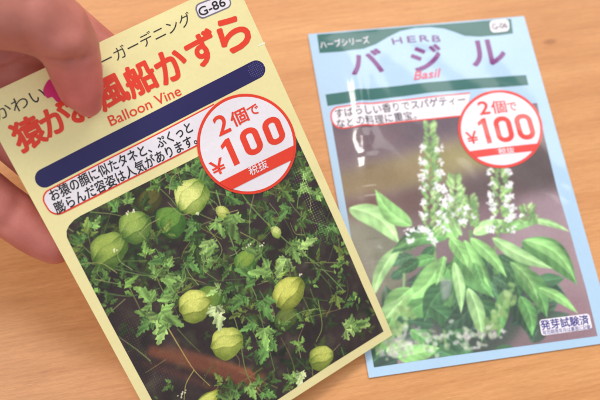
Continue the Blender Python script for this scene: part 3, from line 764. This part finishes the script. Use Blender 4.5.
sl = PR.poly(rounded([(539, 320), (589, 313.5), (592.5, 329), (541.5, 336)], [3] * 4), 'test_label', M['white2'], root2, 2)
lines(PR, [('発芽試験済', (540.5, 325.6), (588.5, 319.5), 10, .02)], 'label_lettering', M['indigo'], sl, 3)
lines(PR, [('有効期限年月は裏面に記載', (542.5, 333), (590.5, 327), 4.6, .0)], 'small_lettering', M['indigo'], sl, 3)

# =================================================================== HAND
skin, nt, b = newmat('skin')
a_ = nt.nodes.new('ShaderNodeAttribute'); a_.attribute_name = 'blush'
tc = nt.nodes.new('ShaderNodeTexCoord')
n_ = nt.nodes.new('ShaderNodeTexNoise'); n_.inputs['Scale'].default_value = 110; n_.inputs['Detail'].default_value = 6
nt.links.new(tc.outputs['Object'], n_.inputs['Vector'])
mx = nt.nodes.new('ShaderNodeMix'); mx.data_type = 'RGBA'
mx.inputs[6].default_value = (*lin(S(186, 128, 110)), 1); mx.inputs[7].default_value = (*lin(S(220, 122, 116)), 1)
nt.links.new(a_.outputs['Fac'], mx.inputs[0])
mx2 = nt.nodes.new('ShaderNodeMix'); mx2.data_type = 'RGBA'; mx2.blend_type = 'MULTIPLY'; mx2.inputs[0].default_value = 1
cr = nt.nodes.new('ShaderNodeValToRGB'); cr.color_ramp.elements[0].position = .3; cr.color_ramp.elements[0].color = (.78, .68, .66, 1); cr.color_ramp.elements[1].position = .72; cr.color_ramp.elements[1].color = (1, 1, 1, 1)
nt.links.new(n_.outputs['Fac'], cr.inputs[0]); nt.links.new(mx.outputs[2], mx2.inputs[6]); nt.links.new(cr.outputs[0], mx2.inputs[7])
nt.links.new(mx2.outputs[2], b.inputs['Base Color'])
b.inputs['Roughness'].default_value = .5; b.inputs['Subsurface Weight'].default_value = .25; b.inputs['Subsurface Radius'].default_value = (1, .35, .2); b.inputs['Subsurface Scale'].default_value = .004
v_ = nt.nodes.new('ShaderNodeTexVoronoi'); v_.inputs['Scale'].default_value = 1100; v_.feature = 'DISTANCE_TO_EDGE'
nt.links.new(tc.outputs['Object'], v_.inputs['Vector'])
ad = nt.nodes.new('ShaderNodeMath'); ad.operation = 'MULTIPLY_ADD'; ad.inputs[1].default_value = .5
nt.links.new(v_.outputs['Distance'], ad.inputs[0]); nt.links.new(n_.outputs['Fac'], ad.inputs[2])
bp = nt.nodes.new('ShaderNodeBump'); bp.inputs['Strength'].default_value = .3; bp.inputs['Distance'].default_value = .0006
nt.links.new(ad.outputs[0], bp.inputs['Height']); nt.links.new(bp.outputs['Normal'], b.inputs['Normal'])
nail, nt, b = newmat('nail')
b.inputs['Base Color'].default_value = (*lin(S(214, 168, 156)), 1); b.inputs['Roughness'].default_value = .25

def cone_chain(V, F, chain, seg=20):
    """rounded tapering limb pieces through (point, radius) joints; fused afterwards"""
    for (p, r), (q, s_) in zip(chain[:-1], chain[1:]):
        p = np.array(p); q = np.array(q); d = q - p; L = np.linalg.norm(d); d = d / L
        x = np.cross(d, [0, 0, 1.0]); x /= np.linalg.norm(x); y = np.cross(d, x)
        rings = []
        for k in range(0, 7): t = -math.pi / 2 + k * math.pi / 2 / 6; rings.append((p + d * r * math.sin(t), r * math.cos(t)))
        for k in range(1, 5): t = k / 5; rings.append((p + d * L * t, r + (s_ - r) * t))
        for k in range(0, 7): t = k * math.pi / 2 / 6; rings.append((q + d * s_ * math.sin(t), s_ * math.cos(t)))
        o_ = len(V)
        for c, rr in rings:
            rr = max(rr, 1e-5)
            for k in range(seg): t = 2 * math.pi * k / seg; V.append(c + rr * (math.cos(t) * x + math.sin(t) * y))
        n = len(rings)
        for i in range(n - 1):
            for k in range(seg):
                F.append((o_ + i * seg + k, o_ + i * seg + (k + 1) % seg, o_ + (i + 1) * seg + (k + 1) % seg, o_ + (i + 1) * seg + k))
        F.append(tuple(o_ + k for k in range(seg))[::-1]); F.append(tuple(o_ + (n - 1) * seg + k for k in range(seg)))
hp = PL.hp; mm = .001
def ch(*js): return [(hp(x, y, z * mm), r * mm) for x, y, z, r in js]
chains = [
    ch((88, 103, 5.4, 4.7), (80.5, 88, 7.8, 7.1), (75.5, 70, 10, 8.1), (70, 48, 13, 9.0), (56, 28, 16, 10), (26, 12, 19, 11.5), (-30, 2, 20, 12.5), (-110, -10, 12, 16), (-220, -20, 2, 20)),
    ch((128, 72, -8, 6), (104, 54, -9.5, 7), (62, 22, -12, 8), (0, -28, -14, 8.8), (-110, -105, -10, 11)),
    ch((100, 150, -8.5, 6.2), (60, 120, -10, 7.2), (4, 68, -12, 9.2), (-50, 20, -13, 10), (-150, -50, -10, 12)),
    ch((60, 185, -9, 6.2), (36, 162, -10, 7.0), (-20, 112, -12, 7.6), (-75, 60, -12, 8.8), (-170, 0, -10, 12)),
    ch((54, 241, -8, 7.6), (34, 230, -9, 8.0), (0, 206, -10, 8.1), (-50, 166, -11, 8.4), (-100, 110, -11, 9.5), (-190, 50, -9, 13)),
    ch((-110, -105, -8, 12), (-150, -50, -8, 13), (-170, 0, -8, 13), (-190, 50, -8, 13)),
    ch((-110, -100, -6, 13), (-240, -60, -2, 19), (-420, -90, 4, 22), (-1000, -240, 30, 32)),
    ch((-190, 50, -8, 13), (-280, 0, -2, 18), (-420, -80, 4, 22)),
    ch((48, 50, -10, 8), (30, 40, -9, 9), (-10, 44, -8, 10), (-70, 20, -4, 12)),
    ch((-30, 6, 8, 12), (-80, -40, -2, 12), (-130, -60, -4, 14)),
    ch((-90, 0, 4, 14), (-200, -20, 0, 19), (-340, -60, 2, 22)),
]
V, F = [], []
for c in chains: cone_chain(V, F, c)
tmp = link_mesh('hand_cage', V, F, None)
md = tmp.modifiers.new('r', 'REMESH'); md.mode = 'VOXEL'; md.voxel_size = .0011
m2 = tmp.modifiers.new('s', 'SMOOTH'); m2.factor = .5; m2.iterations = 14
dg = bpy.context.evaluated_depsgraph_get(); dg.update()
hm = bpy.data.meshes.new_from_object(tmp.evaluated_get(dg)); hm.name = 'hand'
bpy.data.objects.remove(tmp)
co = np.zeros(len(hm.vertices) * 3); hm.vertices.foreach_get('co', co); co = co.reshape(-1, 3)
no = np.zeros(len(hm.vertices) * 3); hm.vertices.foreach_get('normal', no); no = no.reshape(-1, 3)
def seg_d(P, a, b):
    d = b - a; t = np.clip(((P - a) @ d) / (d @ d), 0, 1); return np.linalg.norm(P - (a + t[:, None] * d), axis=1)
def groove(a, b, depth, width, sgn=-1):
    global co
    k = np.exp(-(seg_d(co, a, b) / width) ** 2); co = co + sgn * no * (k * depth)[:, None]
# knuckle folds of the thumb and the little finger
ppx = lambda x, y, z: hp(x, y, z * mm)
fold = [(40, 56, 19), (54, 60.5, 20.5), (70, 60.5, 21), (84, 57, 20), (98, 50, 15)]
for p, q in zip(fold[:-1], fold[1:]): groove(ppx(*p), ppx(*q), .0009, .0013)
fold = [(48, 44, 24), (64, 48, 24), (80, 46, 24)]
for p, q in zip(fold[:-1], fold[1:]): groove(ppx(*p), ppx(*q), .0012, .0045, 1)
for k_ in range(7):
    x0 = 46 + rnd.uniform(-3, 3); y0 = 40 + k_ * 4.6 + rnd.uniform(-1, 1)
    groove(ppx(x0, y0, 22), ppx(x0 + rnd.uniform(30, 46), y0 - 4 + rnd.uniform(-2, 2), 22), .00035, .0007)
for p, q, d_ in (((28, 0, 30), (30, 52, 24), .0008), ((20, 196, -3), (4, 226, -3), .0006), ((25, 199, -3), (8, 230, -3), .0005)): groove(ppx(*p), ppx(*q), d_, .002)
# the pad flattens against the packet
Q = (co - PL.o) @ PL.R; tip = ((Q - ((ppx(85, 100, 5) - PL.o) @ PL.R)) ** 2).sum(1) < .03 ** 2
zf_ = PL.zf(Q[:, 0], Q[:, 1]) + .0009
m_ = tip & (Q[:, 2] < zf_) & (Q[:, 2] > -.0008) ; Q[m_, 2] = zf_[m_]
co = Q @ PL.R.T + PL.o
hm.vertices.foreach_set('co', co.ravel()); hm.update()
hm.polygons.foreach_set('use_smooth', np.ones(len(hm.polygons), bool))
bl = np.zeros(len(co))
for (x, y, z), r in (((84, 98, 6), .021), ((54, 241, -8), .030), ((128, 72, -8), .03), ((60, 120, -9), .06), ((60, 185, -9), .05)):
    bl = np.maximum(bl, (1 if z > 0 else .55) * np.exp(-(np.linalg.norm(co - ppx(x, y, z), axis=1) / r) ** 4))
at = hm.attributes.new('blush', 'FLOAT', 'POINT'); at.data.foreach_set('value', bl)
hm.materials.clear(); hm.materials.append(skin)
ho = bpy.data.objects.new('hand', hm); COL.objects.link(ho)
tag(ho, 'bare hand pinching the cream packet, thumb in front and fingers behind', 'hand')
# thumbnail, turned to the right side
NV, NF = [], []
c0 = ppx(96.5, 100, 6.0); c1 = ppx(98.5, 66, 10.5); ax = (c0 - c1); Ln = np.linalg.norm(ax); ax /= Ln
nz_ = PL.R @ np.array([1, .15, .35]); nz_ -= ax * (nz_ @ ax); nz_ /= np.linalg.norm(nz_); sd = np.cross(ax, nz_)
for j in range(11):
    for i in range(9):
        t = j / 10 ; s_ = (i / 8 - .5) * 2; wdt = .0052 * (1 - .35 * t ** 3) * (1 - .3 * (1 - t) ** 4)
        NV.append(c1 + ax * Ln * t + sd * s_ * wdt + nz_ * (.0012 - .0024 * s_ * s_ - .001 * t * t) )
for j in range(10):
    for i in range(8): k = j * 9 + i; NF.append((k, k + 1, k + 10, k + 9))
no_ = link_mesh('fingernail', NV, NF, nail, ho)
sm = no_.modifiers.new('t', 'SOLIDIFY'); sm.thickness = .0005; sm.offset = 0

# =================================================================== TABLE
wood, nt, b = newmat('pale_wood')
N = nt.nodes.new; LK = nt.links.new
tc = N('ShaderNodeTexCoord'); mp = N('ShaderNodeMapping'); mp.inputs['Rotation'].default_value = (0, 0, math.radians(-24)); LK(tc.outputs['Object'], mp.inputs['Vector'])
def noise(scale, detail, vec, dist=0, rough=.5):
    n = N('ShaderNodeTexNoise'); n.inputs['Scale'].default_value = scale; n.inputs['Detail'].default_value = detail; n.inputs['Distortion'].default_value = dist; n.inputs['Roughness'].default_value = rough
    LK(vec, n.inputs['Vector']); return n.outputs['Fac']
def stretch(sx, sy):
    m = N('ShaderNodeMapping'); m.inputs['Scale'].default_value = (sx, sy, 1); LK(mp.outputs[0], m.inputs['Vector']); return m.outputs[0]
def ramp(f, p0, c0, p1, c1):
    r = N('ShaderNodeValToRGB'); r.color_ramp.elements[0].position = p0; r.color_ramp.elements[0].color = (*c0, 1); r.color_ramp.elements[1].position = p1; r.color_ramp.elements[1].color = (*c1, 1); LK(f, r.inputs[0]); return r.outputs[0]
def mul(a, b_, f=1.0):
    m = N('ShaderNodeMix'); m.data_type = 'RGBA'; m.blend_type = 'MULTIPLY'; m.inputs[0].default_value = f; LK(a, m.inputs[6]); LK(b_, m.inputs[7]); return m.outputs[2]
broad = ramp(noise(9, 4, stretch(1, 4.5), .6), .3, lin(S(212, 146, 88)), .72, lin(S(230, 168, 108)))
fine = ramp(noise(60, 8, stretch(1, 16), .2, .65), .30, (.84, .78, .72), .60, (1, 1, 1))
fibre = ramp(noise(330, 5, stretch(1, 9), 0, .6), .30, (.88, .84, .80), .58, (1, 1, 1))
rings = N('ShaderNodeTexWave'); rings.inputs['Scale'].default_value = 22; rings.inputs['Distortion'].default_value = 7; rings.inputs['Detail'].default_value = 3; rings.inputs['Detail Scale'].default_value = .6; rings.bands_direction = 'Y'
LK(stretch(.25, 1), rings.inputs['Vector'])
rg = ramp(rings.outputs['Fac'], .0, (.95, .92, .89), .35, (1, 1, 1))
fl = N('ShaderNodeTexVoronoi'); fl.inputs['Scale'].default_value = 34; LK(stretch(.45, 1), fl.inputs['Vector'])
fleck = ramp(fl.outputs['Distance'], .03, (.5, .36, .28), .06, (1, 1, 1))
colr = mul(mul(mul(mul(broad, fine), fibre), rg), fleck, .6)
LK(colr, b.inputs['Base Color']); b.inputs['Roughness'].default_value = .38
b.inputs['Specular IOR Level'].default_value = .5
bp = N('ShaderNodeBump'); bp.inputs['Strength'].default_value = .25; bp.inputs['Distance'].default_value = .0004
LK(noise(330, 5, stretch(1, 9), 0, .6), bp.inputs['Height']); LK(bp.outputs['Normal'], b.inputs['Normal'])
bm = bmesh.new(); bmesh.ops.create_cube(bm, size=1)
for v in bm.verts: v.co = (v.co.x * 1.7 + .05, v.co.y * 1.3 + .2, v.co.z * .03 - .015)
bmesh.ops.bevel(bm, geom=bm.edges[:], offset=.004, segments=3, affect='EDGES')
me = bpy.data.meshes.new('table_surface'); bm.to_mesh(me); bm.free(); me.materials.append(wood)
tb = bpy.data.objects.new('table_surface', me); COL.objects.link(tb); tag(tb, 'pale orange wooden table top with fine straight grain', kind='structure')

# =================================================================== LIGHT
wd = bpy.data.worlds.new("World"); sc.world = wd; wd.use_nodes = True
bg = wd.node_tree.nodes['Background']; bg.inputs[0].default_value = (.93, .95, 1.0, 1); bg.inputs[1].default_value = .6
def area(name, loc, target, sx, sy, power, col):
    l = bpy.data.lights.new(name, 'AREA'); l.shape = 'RECTANGLE'; l.size = sx; l.size_y = sy; l.energy = power; l.color = col
    o = bpy.data.objects.new(name, l); COL.objects.link(o); o.location = loc
    o.rotation_euler = (Vector(target) - Vector(loc)).to_track_quat('-Z', 'Y').to_euler(); return o
area('window_light', (.15, 1.5, 1.3), (0, .15, 0), 1.4, .9, 16.5, (1, .98, .95))
area('fill_light', (-.35, -.25, 1.3), (0, .12, 0), 1.0, 1.0, 4.6, (1, .97, .93))  # added overhead fill, softens the hand's shadow and brightens the thumb
area('crease_glare_light', (-.5, .46, 1.06), (0, .15, 0), .2, .26, 6, (1, .96, .9))  # added side lamp, placed and sized so the film crease catches a glare streak

# focus on the left packet
fp = PL.hp(215, 190, 0); fwd = -CM[:, 2]
cd.dof.use_dof = True; cd.dof.focus_distance = float((fp - CC) @ fwd); cd.dof.aperture_fstop = 13
sc.view_settings.view_transform = 'Standard'; sc.view_settings.look = 'None'; sc.view_settings.gamma = 1
sc.view_settings.exposure = -0.10
sc.render.engine = 'CYCLES'
